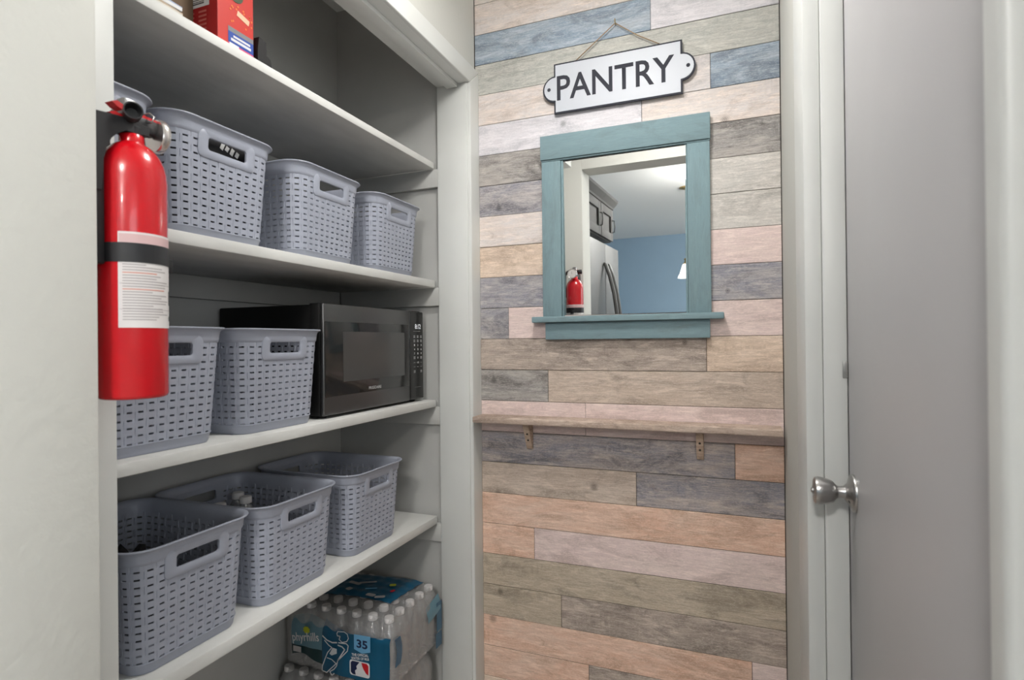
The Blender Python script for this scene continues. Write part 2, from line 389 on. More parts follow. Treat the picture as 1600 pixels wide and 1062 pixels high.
# ------------------------------------------------------------------ closet shelves with cleats
def closet_shelf(ztop, th, label, xf=-.957):
    e = empty('closet_shelf', ((xf+XB)/2, 1.05, ztop-th), label, 'shelf', 'closet shelves')
    ox,oy,oz = e.location
    bm = bmesh.new(); bbox(bm, XB+.0005-ox, xf-ox, .401-oy, YE-.0195-oy, 0, th, .003, 2)
    from_bm('shelf_board', bm, SHELF, e, smooth=True, angle=35)
    bm = bmesh.new(); bbox(bm, XB+.0005-ox, XB+.0185-ox, .401-oy, YE-.02-oy, -.062, -.0005, .0015)
    from_bm('cleat', bm, CLOSET, e, smooth=True, angle=35)
    bm = bmesh.new(); bbox(bm, XB+.019-ox, -.9455-ox, YE-.0175-oy, YE-.0005-oy, -.062, -.0005, .0015)
    from_bm('cleat', bm, CLOSET, e, smooth=True, angle=35)
    return e
S1 = closet_shelf(1.818,.022,'topmost white closet shelf carrying a red box')
S2 = closet_shelf(1.413,.025,'white closet shelf holding the row of baskets above the microwave')
S3 = closet_shelf(1.003,.024,'white closet shelf under the black microwave')
S4 = closet_shelf(.606,.028,'lowest white closet shelf holding three open baskets above the water bottles')

# ------------------------------------------------------------------ woven plastic basket
BH=.232; HW0,HW1=.114,.129; HD0,HD1=.158,.172; RC0,RC1=.036,.042
NFc,NSc,NCc=8,12,3
def bdims(z):
    t=z/BH; return HW0+(HW1-HW0)*t, HD0+(HD1-HD0)*t, RC0+(RC1-RC0)*t
def perim(kind, u, z, off=0):
    """kind 0..7: front, corner, side, corner, back, ...; u 0..1 along it; x = front"""
    hw,hd,r=bdims(z); q=kind//2
    if kind%2==0:
        l=(hw-r) if q%2==0 else (hd-r)
        s=-l+2*l*u; d=(hd if q%2==0 else hw)+off
        p=(d,s)
    else:
        l=(hw-r) if q%2==0 else (hd-r); d=(hd-r) if q%2==0 else (hw-r)
        a=u*PI/2; p=(d+(r+off)*math.cos(a), l+(r+off)*math.sin(a))
    for _ in range(q): p=(-p[1],p[0])
    return Vector((p[0],p[1],z))
COLS=[]     # (kind, column in kind, n in kind)
for k in range(8):
    n = NCc if k%2 else (NFc if (k//2)%2==0 else NSc)
    for c in range(n): COLS.append((k,c,n))
def make_basket_parts():
    parts={}
    Z0,ZR=.021,.203; NR=13; P=(ZR-Z0)/NR; SL=.0035
    zs=[]; kinds=[]
    for r in range(NR):
        zs += [Z0+r*P, Z0+r*P+SL]
    zs.append(ZR)
    fr=[0,.06,.26,.74,.94]           # groove, slot start, slot end
    bm=bmesh.new(); grid=[]; meta=[]
    for ci,(k,c,n) in enumerate(COLS):
        for fi,f_ in enumerate(fr): meta.append((ci,k,c,n,fi,f_))
    for zi,z in enumerate(zs):
        row=[]; r=min(zi//2 if zi%2 else (zi//2), NR-1)
        for (ci,k,c,n,fi,f_) in meta:
            off=0
            band = (zi-1)//2 if zi%2 else zi//2-1     # band that this vertex row borders
            if fi==0 and (band+ci)%2==0: off=-.0011
            elif (band+ci)%2==0 and fi in (2,3): off=.0005
            row.append(bm.verts.new(perim(k,(c+f_)/n,z,off)))
        grid.append(row)
    M=len(meta)
    for zi in range(len(zs)-1):
        r=zi//2
        for j in range(M):
            ci,k,c,n,fi,f_=meta[j]
            if zi%2==0 and fi==2: continue                              # slot
            if k in (0,4) and 1<=c<n-1 and r>=NR-3: continue             # behind the handle plate
            j2=(j+1)%M
            bm.faces.new((grid[zi][j],grid[zi][j2],grid[zi+1][j2],grid[zi+1][j]))
    bmesh.ops.recalc_face_normals(bm, faces=bm.faces)
    bmesh.ops.solidify(bm, geom=bm.faces[:], thickness=.0022)
    bmesh.ops.delete(bm, geom=[v for v in bm.verts if not v.link_faces], context='VERTS')
    me=bpy.data.meshes.new('woven_body'); bm.to_mesh(me); bm.free()
    me.materials.append(BASKET); parts['woven_body']=me
    def sweep(name, prof, cap=None):
        bm=bmesh.new(); samples=[]
        for k in range(8):
            m_=8 if k%2 else 4
            for i in range(m_): samples.append((k,i/m_))
        rows=[[bm.verts.new((lambda p:(p.x,p.y,z))(perim(k,u,min(max(z,0),BH),off))) for k,u in samples] for off,z in prof]
        rows.append(rows[0]) if cap is None else None
        for a,b in zip(rows,rows[1:]):
            for i in range(len(samples)): bm.faces.new((a[i],a[(i+1)%len(samples)],b[(i+1)%len(samples)],b[i]))
        if cap is not None: bm.faces.new(rows[cap])
        bmesh.ops.recalc_face_normals(bm, faces=bm.faces)
        me=bpy.data.meshes.new(name); bm.to_mesh(me); bm.free()
        for p in me.polygons: p.use_smooth=True
        me.set_sharp_from_angle(angle=math.radians(40)); me.materials.append(BASKET); parts[name]=me
    sweep('rim',[(.0002,.201),(.0022,.2038),(.0028,.208),(.0032,.2195),(.0042,.2240),(.0075,.2272),(.0112,.2285),(.0118,.2300),(.0110,.2318),(.0078,.2320),(.0030,.2295),(-.0004,.2245),(-.0022,.216),(-.0024,.201)])
    sweep('base_band',[(-.0024,.0215),(.0012,.0215),(.0014,.0195),(-.0008,.0175),(-.0022,.004),(-.0045,.0),(-.0065,.0),(-.0065,.0035),(-.0045,.0035)],cap=8)
    # handle plate: rounded plate with a rounded window, follows the sloping face
    def rrect(hx,zlo,zhi,rad,n=5,top_square=False):
        pts=[]
        for cx,cz,a0 in ((hx-rad,zlo+rad,-90),(hx-rad,zhi-rad,0),(-hx+rad,zhi-rad,90),(-hx+rad,zlo+rad,180)):
            for i in range(n+1):
                a=math.radians(a0+90*i/n); pts.append((cx+rad*math.cos(a),cz+rad*math.sin(a)))
        return pts
    def on_face(y,z,off): return Vector((bdims(z)[1]+off, y, z))
    o1=rrect(.0705,.1600,.2150,.012); o2=rrect(.0675,.1622,.2140,.010); i2=rrect(.0505,.1745,.2035,.0075); i1=rrect(.0475,.1765,.2015,.006)
    for front in (1,-1):
        bm=bmesh.new()
        lay=[[bm.verts.new(on_face(y,z,off)*1) for y,z in ring] for ring,off in ((o1,.0),(o1,.0016),(o2,.0033),(i2,.0033),(i1,.0018),(i1,-.003),(o1,-.003))]
        lay.append(lay[0])
        for a,b in zip(lay,lay[1:]):
            n=len(a)
            for i in range(n): bm.faces.new((a[i],a[(i+1)%n],b[(i+1)%n],b[i]))
        if front<0: bmesh.ops.rotate(bm, verts=bm.verts, cent=(0,0,0), matrix=Matrix.Rotation(PI,3,'Z'))
        bmesh.ops.recalc_face_normals(bm, faces=bm.faces)
        me=bpy.data.meshes.new('handle'); bm.to_mesh(me); bm.free()
        for p in me.polygons: p.use_smooth=True
        me.set_sharp_from_angle(angle=math.radians(50)); me.materials.append(BASKET); parts['handle%d'%front]=me
    return parts
BP=make_basket_parts()
def basket(x,y,z,rz,label,group):
    e=empty('storage_basket',(x,y,z+.0004),label,'basket',group,math.radians(rz))
    for k,me in BP.items(): link('handle' if k.startswith('handle') else k, me, None, e)
    return e
z2,z3,z4=1.413,1.003,.606
XC=-.957-.008-.183
basket(XC-.002,.594,z2,0,'grey woven plastic basket half hidden behind the fire extinguisher head','baskets on the second shelf')
basket(XC,.880,z2,0,'grey woven basket with a black packet showing in its handle slot','baskets on the second shelf')
basket(XC,1.205,z2,.5,'grey woven basket in the middle of the row above the microwave','baskets on the second shelf')
basket(XC,1.527,z2,0,'grey woven basket at the far end of the row above the microwave','baskets on the second shelf')
basket(XC,.746,z3,0,'grey woven basket behind the lower end of the fire extinguisher','baskets beside the microwave')
basket(XC,1.037,z3,0,'grey woven basket standing directly against the black microwave','baskets beside the microwave')
B4=[basket(XC,.803,z4,0,'nearest open grey basket on the lowest shelf with dark clutter inside','baskets on the lowest shelf'),
    basket(XC,1.088,z4,0,'open grey basket holding clear bottles with white caps on the lowest shelf','baskets on the lowest shelf'),
    basket(XC,1.405,z4,0,'empty open grey basket nearest the end wall on the lowest shelf','baskets on the lowest shelf')]

# black packet inside basket A
pk=empty('snack_packet',(-1.028,.875,z2+.006),'black packet with white lettering inside the second shelf basket','packet')
bm=bmesh.new(); bbox(bm,-.03,.03,-.085,.085,0,.215,.012,3); from_bm('pouch',bm,mat('packet_black',(.012,.012,.014),.35),pk,smooth=True,angle=40)
for i,(a,b) in enumerate(((-.022,.016),(-.010,.011),(.003,.015),(.016,.012))):
    bm=bmesh.new(); prism(bm,[(a,-b/2),(a+.008,-b/2-.002),(a+.011,b/2-.002),(a+.003,b/2)],frame((.0302,.026,.195),(0,.97,-.22),(0,.22,.97)),.0003); from_bm('print_mark',bm,mat('print_white',(.8,.8,.8),.6),pk)
pk2=box('paper_bag',(-1.10,-1.066,.785,.835,z2+.005,z2+.205),mat('kraft',(.42,.34,.25),.8,bump=.3,bscale=30),None,bev=.004,center=True)
tag(pk2,'tan paper packet beside the black packet in the basket','packet')

# ------------------------------------------------------------------ water bottles (loose ones and packs)
BOT=clear('bottle_plastic',(.95,.96,.97),.18,.08,.16,bump=.12,bscale=60)
CAP=mat('cap_white',(.72,.70,.70),.45)
bm=bmesh.new()
lathe(bm,[(0,.004),(.022,.0),(.0285,.004),(.030,.012),(.0285,.020),(.030,.030),(.0285,.040),(.030,.050),(.0285,.060),(.030,.075),(.030,.115),(.029,.125),(.030,.132),(.0285,.145),(.023,.160),(.0155,.172),(.0125,.178),(.0125,.186),(.0,.187)],18)
for f_ in bm.faces: f_.smooth=True
bme=bpy.data.meshes.new('bottle'); bm.to_mesh(bme); bm.free(); bme.materials.append(BOT)
bm=bmesh.new(); lathe(bm,[(0,.180),(.0148,.180),(.0152,.182),(.0148,.1945),(.0135,.1965),(0,.197)],18)
cme=bpy.data.meshes.new('cap'); bm.to_mesh(cme); bm.free(); cme.materials.append(CAP)
for p in cme.polygons: p.use_smooth=True
cme.set_sharp_from_angle(angle=math.radians(35))
for i,(x,y,l) in enumerate([(-1.188,1.036,'clear water bottle with white cap in the basket, leftmost of three'),(-1.232,1.132,'clear water bottle with white cap in the basket, rearmost of three'),(-1.180,1.108,'clear water bottle with white cap in the basket, rightmost of three')]):
    e=empty('water_bottle',(x,y,z4+.006),l,'bottle','loose bottles in the basket')
    b=link('bottle_body',bme,None,e); c=link('cap',cme,None,e)
# dark clutter in the nearest basket
bm=bmesh.new(); bmesh.ops.create_icosphere(bm,subdivisions=4,radius=1)
for v in bm.verts:
    n=v.co.normalized(); s=1+.12*math.sin(9*n.x+3)*math.cos(7*n.y)+.08*math.sin(17*n.y+5*n.x)+.05*math.sin(23*n.z)
    v.co=Vector((n.x*.092*s,n.y*.058*s,max(n.z,-.55)*.105*s))
zmin=min(v.co.z for v in bm.verts)
for v in bm.verts: v.co.z-=zmin
ck=from_bm('cloth_bundle',bm,mat('dark_cloth',(.02,.019,.02),.85,bump=.5,bscale=70),None,(-1.155,.775,z4+.0055),smooth=True)
tag(ck,'crumpled dark cloth bundle inside the nearest open basket','cloth')

FILM=clear('shrink_film',(.97,.97,.97),.16,.16,.20,bump=.8,bscale=30)
PBLUE=mat('film_print_blue',(.006,.075,.145),.3,bump=.25,bscale=18,coat=.3)
PLIGHT=mat('film_print_light_blue',(.10,.20,.25),.3,bump=.3,bscale=18,coat=.3)
PGREEN=mat('film_print_dark_green',(.006,.03,.034),.3,bump=.3,bscale=18)
PSKY=mat('film_print_sky',(.13,.33,.52),.35); PNAVY=mat('film_print_navy',(.008,.013,.05),.35); PRED=mat('film_print_red',(.5,.012,.02),.35)
PWHITE=mat('film_print_white',(.62,.62,.63),.4); PYEL=mat('film_print_yellow',(.42,.45,.02),.4); PGREY=mat('film_print_grey',(.42,.40,.40),.5)
def water_pack(x0,y0,z,nx,ny,label):
    pt=.0598
    e=empty('water_pack',(x0,y0,z),label,'water pack','shrink-wrapped packs of water'); e.scale=(.96,.96,.95)
    for i in range(nx):
        for j in range(ny):
            b=link('bottle',bme,None,e,((i+.5-nx/2)*pt,(j+.5-ny/2)*pt,.002+random.uniform(0,.002))); b.rotation_euler=(0,0,random.uniform(0,6))
            link('cap',cme,None,b)
    # film: rounded shell that hugs the bottles, dips between the caps
    bm=bmesh.new(); hx,hy=nx*pt/2+.0012,ny*pt/2+.0012
    prof=[(0,.001),(0,.05),(0,.10),(0,.14),(-.003,.152),(-.010,.168),(-.0165,.184),(-.020,.197)]
    rows=[]; per=[]; r=.028
    for q,(cx,cy,lx,ly) in enumerate(((hx-r,-hy+r,0,1),(hx-r,hy-r,-1,0),(-hx+r,hy-r,0,-1),(-hx+r,-hy+r,1,0))):
        for i in range(6):
            a=-PI/2+q*PI/2+i*PI/12; per.append((cx,cy,math.cos(a),math.sin(a)))
        L=(2*hy if lx==0 else 2*hx)-2*r; n=max(8,int(L/.012))
        ex,ey=cx+r*math.cos(q*PI/2),cy+r*math.sin(q*PI/2)
        for i in range(1,n): per.append((cx+lx*L*i/n,cy+ly*L*i/n,math.cos(q*PI/2),math.sin(q*PI/2)))
    for off,zz in prof:
        row=[]
        for cx,cy,dx,dy in per:
            sc_=.0012*math.sin((cx*dy+cy*dx)*2*PI/pt*1.0)+.0009*math.sin(90*(cx+cy)+40*zz)
            row.append(bm.verts.new((cx+dx*(r+off+sc_),cy+dy*(r+off+sc_),zz+.003)))
        rows.append(row)
    for a,b in zip(rows,rows[1:]):
        n=len(a)
        for i in range(n): bm.faces.new((a[i],a[(i+1)%n],b[(i+1)%n],b[i]))
    # top sheet
    NX,NY=nx*5,ny*5; tg=[]
    for j in range(NY+1):
        rw=[]
        for i in range(NX+1):
            X=-hx+.013+(2*hx-.026)*i/NX; Y=-hy+.013+(2*hy-.026)*j/NY
            fx=abs(((X/pt+nx/2)%1)-.5); fy=abs(((Y/pt+ny/2)%1)-.5)
            rw.append(bm.verts.new((X,Y,.2025-.007*min(1,max(0,(math.hypot(fx,fy)-.22)*2.6)))))
        tg.append(rw)
    for j in range(NY):
        for i in range(NX): bm.faces.new((tg[j][i],tg[j][i+1],tg[j+1][i+1],tg[j+1][i]))
    lbl(from_bm('shrink_film',bm,FILM,e,smooth=True),'clear glossy shrink wrap')
    return e,hx,hy
low,_,_=water_pack(-1.146,1.517,.0005,7,5,'lower pack of water bottles standing on the closet floor')
up,hx,hy=water_pack(-1.136,1.5435,.199,7,5,'upper pack of water bottles wrapped in blue printed film')
# printed film on the face that looks towards the room: sheet in (x,z), bulged a little
def sheet(name,fn,nu,nv,m,parent,th=.0006):
    bm=bmesh.new(); g=[[bm.verts.new(fn(i/nu,j/nv)) for i in range(nu+1)] for j in range(nv+1)]
    for j in range(nv):
        for i in range(nu): bm.faces.new((g[j][i],g[j][i+1],g[j+1][i+1],g[j+1][i]))
    bmesh.ops.recalc_face_normals(bm,faces=bm.faces); bmesh.ops.solidify(bm,geom=bm.faces[:],thickness=th)
    return from_bm(name,bm,m,parent,smooth=True,angle=60)
yf=-hy-.0055
def bul(x,z): return -.0025*math.sin(x*2*PI/.0598*.5)**2-.002*math.sin(31*z+9*x)
def slope(z): return 0 if z<.135 else (z-.135)*.55
def fx_(x,z,off=0): return Vector((x,yf+bul(x,z)+slope(z)+.0015-off,z))
XL,XRr=-hx+.012,hx-.006
def blue_top(x): return .150+.022*math.exp(-((x+.08)/.06)**2)-.012*math.exp(-((x-.09)/.08)**2)
pb=sheet('printed_panel',lambda u,v:(lambda x:fx_(x,-.0+v*blue_top(x)+.004*(1-v)))(-.046+u*(XRr+.046)),40,14,PBLUE,up)
lbl(pb,'dark blue printed film with batter, number and round-cornered league badge')
pl_=sheet('printed_panel',lambda u,v:fx_(-.170+u*(.122),.070+v*(.086+.012*math.sin(PI*u))),14,10,PLIGHT,up)
lbl(pl_,'pale blue printed film with white lettering and a yellow sun')
pg_=sheet('printed_panel',lambda u,v:fx_(-.170+u*(.125),.036+.010*math.sin(5*u)+v*(.034-.010*math.sin(5*u)),-.0004),14,6,PGREEN,up)
# print on those panels: local frame x right, z up, lifted off the film
def fr(x,z,lift=.0062): return frame((x,yf-lift,z),(1,0,0),(0,0,1))
text_mesh('lettering','phyrhills',PWHITE,pl_,frame((-.108,yf-.0062,.101),(1,0,.16),(-.16,0,1)),width=.108,height=.036,bold=.012)
bm=bmesh.new(); prism(bm,[(.015*math.cos(a*PI/8)*(1 if a%2 else .75),.013*math.sin(a*PI/8)*(1 if a%2 else .75)) for a in range(16)],fr(-.104,.128,.0058),.0003); from_bm('sun_emblem',bm,PYEL,pl_)
bm=bmesh.new(); prism(bm,[(-.016,-.009),(.016,-.009),(.016,.009),(-.016,.009)],fr(-.142,.060),.0004); from_bm('code_patch',bm,PGREY,pg_)
# number shield, line of lettering, badge
bm=bmesh.new(); prism(bm,[(-.030,-.020),(.0,-.029),(.030,-.020),(.030,.028),(-.030,.026)],fr(.110,.122),.0004); nb=from_bm('number_shield',bm,PSKY,pb)
text_mesh('lettering','35',PNAVY,nb,fr(.110,.122,.0068),width=.040,height=.026,bold=.03)
text_mesh('lettering','THE OFFICIAL',PWHITE,pb,frame((.102,yf-.0062,.087),(1,0,.12),(-.12,0,1)),width=.062,height=.0085,bold=.03)
text_mesh('lettering','WATER OF MLB',PWHITE,pb,frame((.102,yf-.0062,.076),(1,0,.12),(-.12,0,1)),width=.066,height=.0085,bold=.03)
def rr2(hw,hh,r,n=4):
    pts=[]
    for cx,cy,a0 in ((hw-r,-hh+r,-90),(hw-r,hh-r,0),(-hw+r,hh-r,90),(-hw+r,-hh+r,180)):
        for i in range(n+1):
            a=math.radians(a0+90*i/n); pts.append((cx+r*math.cos(a),cy+r*math.sin(a)))
    return pts
BX,BZ=.100,.044
bm=bmesh.new(); prism(bm,rr2(.037,.0235,.008),fr(BX,BZ),.0004); bd=from_bm('league_badge',bm,PWHITE,pb)
sx_=1.2
bm=bmesh.new(); prism(bm,[(x*sx_,z) for x,z in [(-.027,-.0145),(-.021,-.0205),(-.012,-.0205),(-.014,-.008),(-.008,-.002),(-.010,.006),(-.006,.012),(.000,.0205),(-.022,.0205),(-.027,.015)]],fr(BX,BZ,.0068),.0003); from_bm('badge_navy_field',bm,PNAVY,bd)
bm=bmesh.new(); prism(bm,[(x*sx_,z) for x,z in [(.006,.0205),(.022,.0205),(.027,.015),(.027,-.014),(.020,-.010),(.012,.002),(.008,.012)]],fr(BX,BZ,.0068),.0003); from_bm('badge_red_field',bm,PRED,bd)
# outlined batter
def stroke(parent,pts,w=.003):
    bm=bmesh.new()
    for a,b in zip(pts,pts[1:]):
        d=Vector((b[0]-a[0],b[1]-a[1]))
        if d.length<1e-6: continue
        d.normalize(); n=Vector((-d.y,d.x))*w/2; d*=w*.3
        prism(bm,[(a[0]-n.x-d.x,a[1]-n.y-d.y),(b[0]-n.x+d.x,b[1]-n.y+d.y),(b[0]+n.x+d.x,b[1]+n.y+d.y),(a[0]+n.x-d.x,a[1]+n.y-d.y)],fr(0,0,.0064),.0003)
    return from_bm('batter_outline',bm,PWHITE,parent)
stroke(pb,[(.0177,.1316),(.0156,.1389),(.0198,.1453),(.0437,.1484),(.0552,.1432),(.0594,.1305),(.0531,.12),(.0354,.1137),(.024,.1211),(.0281,.1316),(.0177,.1316)],.0024)
stroke(pb,[(-.0396,.1211),(-.0229,.1105),(-.0021,.1063),(.0146,.1095)],.004); stroke(pb,[(-.0323,.1084),(-.0167,.0958),(-.0042,.0905)],.003)
stroke(pb,[(.0219,.1105),(.051,.1126),(.0583,.1074),(.0552,.0905),(.0354,.0705),(.0177,.0526),(.0135,.0358),(.0031,.0232),(-.0125,.0126),(-.0052,.0021),(.0042,.0105)],.003)
stroke(pb,[(-.0042,.0905),(-.0208,.0716),(-.0292,.0537),(-.0420,.0232),(-.0430,.0105),(-.025,.0074),(-.0063,.0253),(.0125,.0432)],.003)
stroke(pb,[(.0198,.1021),(.0354,.1),(.0448,.0926),(.0187,.0547)],.004); stroke(pb,[(-.0229,.0547),(-.0052,.0526),(.0104,.0432)],.0026)
bm=bmesh.new(); prism(bm,[(-.001,.0905),(.0146,.0895),(.0146,.0747),(-.0052,.0653),(-.0135,.0695)],fr(0,0,.0064),.0003); from_bm('batter_jersey',bm,PWHITE,pb)
# printed film on top of the caps
tp=sheet('printed_panel',lambda u,v:Vector((-.15+.285*u+.02*v, -.075+.175*v+.035*math.sin(2.2*u), .2062-.010*max(0,abs(u-.5)*2-.8)-.012*max(0,abs(v-.5)*2-.75)+.0012*math.sin(38*u)+.0015*math.sin(27*v+6*u))),26,16,PBLUE,up)
lbl(tp,'dark blue printed film across the bottle caps')
def ft(x,y,rot=0): return frame((x,y,.2095),(math.cos(rot),math.sin(rot),0),(-math.sin(rot),math.cos(rot),0))
for x,y,wd,hh,mm in ((.085,-.032,.034,.016,PGREY),(.048,-.030,.034,.018,PGREY),(.075,.060,.022,.018,PYEL),(-.02,.05,.06,.010,PGREY),(.02,.012,.04,.008,PSKY),(-.06,.03,.05,.016,PGREY),(-.05,-.015,.022,.02,PGREY),(.10,.02,.012,.018,PRED)):
    bm=bmesh.new(); prism(bm,rr2(wd/2,hh/2,hh*.3),ft(x,y,random.uniform(-.5,.5)),.0004); from_bm('film_mark',bm,mm,tp)
# printed strips on the end that faces the hall
xe=hx+.0052
se=sheet('printed_panel',lambda u,v:Vector((xe+.001-.35*max(0,.12+.045*v-.135)-.0015*math.sin(60*u),.055+.085*u,.10+.05*v+.018*u)),10,8,PLIGHT,up)
sd=sheet('printed_panel',lambda u,v:Vector((xe+.0015,.112+.034*u,.045+.10*v)),6,8,PBLUE,up)
sd2=sheet('printed_panel',lambda u,v:Vector((xe+.001,-.145+.030*u+.01*math.sin(PI*v),.060+.085*v)),6,8,PBLUE,up)
se2=sheet('printed_panel',lambda u,v:Vector((xe+.001,.105+.040*u,-.01+.05*v)),6,8,PBLUE,up)

# ------------------------------------------------------------------ microwave
mw=empty('microwave',(-1.175,1.434,1.0035),'black microwave oven with a dark glossy door between basket and closet end','microwave')
def M(b): return (b[0]+1.175,b[1]+1.175,b[2]-1.434,b[3]-1.434,b[4]-1.0035,b[5]-1.0035)
MF=-.990; y0,y1,zb,zt=1.182,1.688,1.013,1.306
MBLK=mat('microwave_black',(.006,.006,.006),.6,spec=.25)
DST=mat('black_stainless',(.115,.115,.115),.30,metal=.85,bump=.03,bscale=150,stretch=(1,1,.05))
GLS=mat('microwave_glass',(.012,.012,.012),.10,coat=.0,spec=.55)
WIN=mat('microwave_window',(.045,.045,.045),.16,spec=.6)
box('body',M((-1.356,MF-.045,y0+.004,y1-.004,zb,zt-.003)),MBLK,mw,bev=.004)
box('front_bezel',M((MF-.0448,MF-.012,y0,y1,zb-.002,zt)),MBLK,mw,bev=.003)
yc=1.602
dr=box('door',M((MF-.0118,MF,y0+.002,yc-.0015,zb-.002,zt-.001)),DST,mw,bev=.004,seg=3)
gl=box('door_glass',M((MF+.0001,MF+.0016,y0+.006,yc-.012,zb+.047,zt-.048)),GLS,dr,bev=.0006)
box('door_window',M((MF+.0018,MF+.0022,y0+.078,yc-.036,zb+.083,zt-.074)),WIN,gl)
cp=box('control_panel',M((MF-.0118,MF+.0005,yc+.0005,y1-.0015,zb-.001,zt-.003)),mat('panel_black',(.010,.010,.010),.25),mw,bev=.004,seg=3)
TXT=mat('panel_print',(.55,.55,.55),.5); TXD=mat('panel_print_dim',(.22,.22,.22),.5)
def fm(y,z,x=MF+.0008): return frame((x+1.175,y-1.434,z-1.0035),(0,1,0),(0,0,1))
text_mesh('brand_lettering','FRIGIDAIRE',mat('brand_print',(.42,.42,.42),.5),dr,fm(1.405,1.0705,MF+.0018),width=.062,height=.0085,bold=.012)
text_mesh('clock_digits','8:12',mat('clock_glow',(.7,.7,.7),.5,emit=((.8,.9,1),.25)),cp,fm(1.650,1.254),width=.036,height=.016,bold=.02)
rowz=[1.220,1.206,1.192,1.178,1.164,1.150,1.134,1.120,1.104]
keys=[('min','pot','veg'),('pop','rht','dfr'),('1','2','3'),('4','5','6'),('7','8','9'),('pwr','0','tmr'),('-','+30','-'),('-','--','-'),('stop','','go')]
for zz,ks in zip(rowz,keys):
    for yy,kx in zip((1.628,1.649,1.670),ks):
        if kx and not (kx.isdigit() or kx=='+30'):
            bm=bmesh.new(); hh=.0018 if '-' not in kx else .0006
            for q in ((0,) if '-' in kx else (-.0024,.0024)): prism(bm,[(-.0055,q-hh),(.0055,q-hh),(.0055,q+hh),(-.0055,q+hh)],fm(yy,zz),.0002)
            from_bm('key_mark',bm,TXD,cp)
        elif kx: text_mesh('key_lettering',kx,TXT if kx.isdigit() or kx in('+30',) else TXD,cp,fm(yy,zz),height=.0065 if kx not in('-','--') else .0012,width=.006 if len(kx)==1 else .0125,bold=.02)
box('key_divider',M((MF+.0006,MF+.0009,1.622,1.665,1.2375,1.2383)),TXD,cp)
box('panel_notch',M((MF+.0006,MF+.0009,1.630,1.668,1.052,1.0528)),TXD,cp)
for xx in (-1.02,-1.31):
    for yy in (y0+.03,y1-.035):
        bm=bmesh.new(); lathe(bm,[(0,0),(.012,0),(.014,.003),(.014,.010),(0,.010)],16,Matrix.Translation((xx+1.175,yy-1.434,.0002)))
        from_bm('foot',bm,BLACK,mw,smooth=True,angle=40)

# ------------------------------------------------------------------ top shelf things
zs1=1.8183
rb=empty('snack_box',(-1.042,.899,zs1),'red printed carton on the topmost closet shelf','box')
REDC=mat('carton_red',(.46,.020,.011),.5); 
bm=bmesh.new(); bbox(bm,-.070,.070,-.046,.046,0,.205,.0012); from_bm('carton',bm,REDC,rb)
bm=bmesh.new(); bbox(bm,-.0705,.0705,-.0468,-.0462,.0,.203); f2=lbl(from_bm('side_panel',bm,mat('carton_dark_red',(.36,.012,.014),.5),rb),'darker red printed side with bar code')
def fs(x,z): return frame((x,-.0470,z),(1,0,0),(0,0,1))
bm=bmesh.new(); prism(bm,[(-.030,-.030),(.030,-.030),(.030,.030),(-.030,.030)],fs(.018,.108),.0004); bc=from_bm('code_patch',bm,mat('paper_white',(.68,.67,.66),.6),f2)
for i in range(12):
    bm=bmesh.new(); zz=.108-.024+i*.0042; prism(bm,[(-.018,0),(.018,0),(.018,.0016+.0012*(i%3==0)),(-.018,.0016+.0012*(i%3==0))],frame((.016,-.0474,zz),(1,0,0),(0,0,1)),.0002)
    from_bm('bar',bm,mat('print_dark',(.06,.05,.05),.6),bc)
for i in range(5):
    for k in range(2):
        bm=bmesh.new(); prism(bm,[(-.011,0),(.011,0),(.011,.004),(-.011,.004)],fs(-.005+.034*k,.030+i*.009),.0002); from_bm('print_line',bm,mat('print_pale_red',(.50,.12,.10),.5),f2)
def ff(y,z,rot=0): 
    return frame((.0704,y,z),(0,math.cos(rot),math.sin(rot)),(0,-math.sin(rot),math.cos(rot)))
def patch(pts,y,z,m,rot=0,d=.0003,name='printed_patch'):
    bm=bmesh.new(); prism(bm,pts,ff(y,z,rot),d); return from_bm(name,bm,m,rb)
rc=lambda a,b:[(-a,-b),(a,-b),(a,b),(-a,b)]
patch(rc(.033,.0045),.012,.0062,mat('print_magenta',(.55,.06,.16),.5)); patch(rc(.033,.012),.012,.0225,mat('print_blue',(.015,.055,.28),.45))
patch(rc(.026,.0028),.012,.0195,PWHITE,0,.0005); patch(rc(.022,.0022),.014,.0275,PWHITE,0,.0005); patch(rc(.012,.004),-.006,.0075,PWHITE,0,.0005)
patch(rc(.033,.005),.012,.0395,mat('print_grey',(.17,.17,.18),.5))
patch(rc(.016,.006),.018,.078,mat('print_cream',(.70,.42,.28),.5),-.25,.0005)
patch([(.020*math.cos(a*PI/8),.016*math.sin(a*PI/8)) for a in range(16)],-.002,.118,mat('print_dark_green',(.03,.05,.02),.5),0,.0005)
patch([(.008*math.cos(a*PI/5),.007*math.sin(a*PI/5)) for a in range(10)],.0,.116,PYEL,0,.0008)
for i in range(16):
    patch([(.0022*math.cos(a*PI/3),.0022*math.sin(a*PI/3)) for a in range(6)],random.uniform(-.02,.042),random.uniform(.05,.098),mat('print_orange',(.72,.16,.03),.5),0,.0004)
cb=empty('cardboard_box',(-1.112,.796,zs1),'brown cardboard box left of the red carton on the top shelf','box')
KR=mat('cardboard',(.13,.085,.05),.8,bump=.1,bscale=80)
bm=bmesh.new(); bbox(bm,-.075,.075,-.055,.055,0,.19,.002); from_bm('carton',bm,KR,cb)
bm=bmesh.new(); bbox(bm,.0752,.0758,-.054,.054,.17,.189); from_bm('flap_edge',bm,mat('cardboard_edge',(.2,.14,.09),.8),cb)
pp=empty('paper_stack',(-1.028,.715,zs1),'flat stack of pale papers and packets at the left of the top shelf','paper')
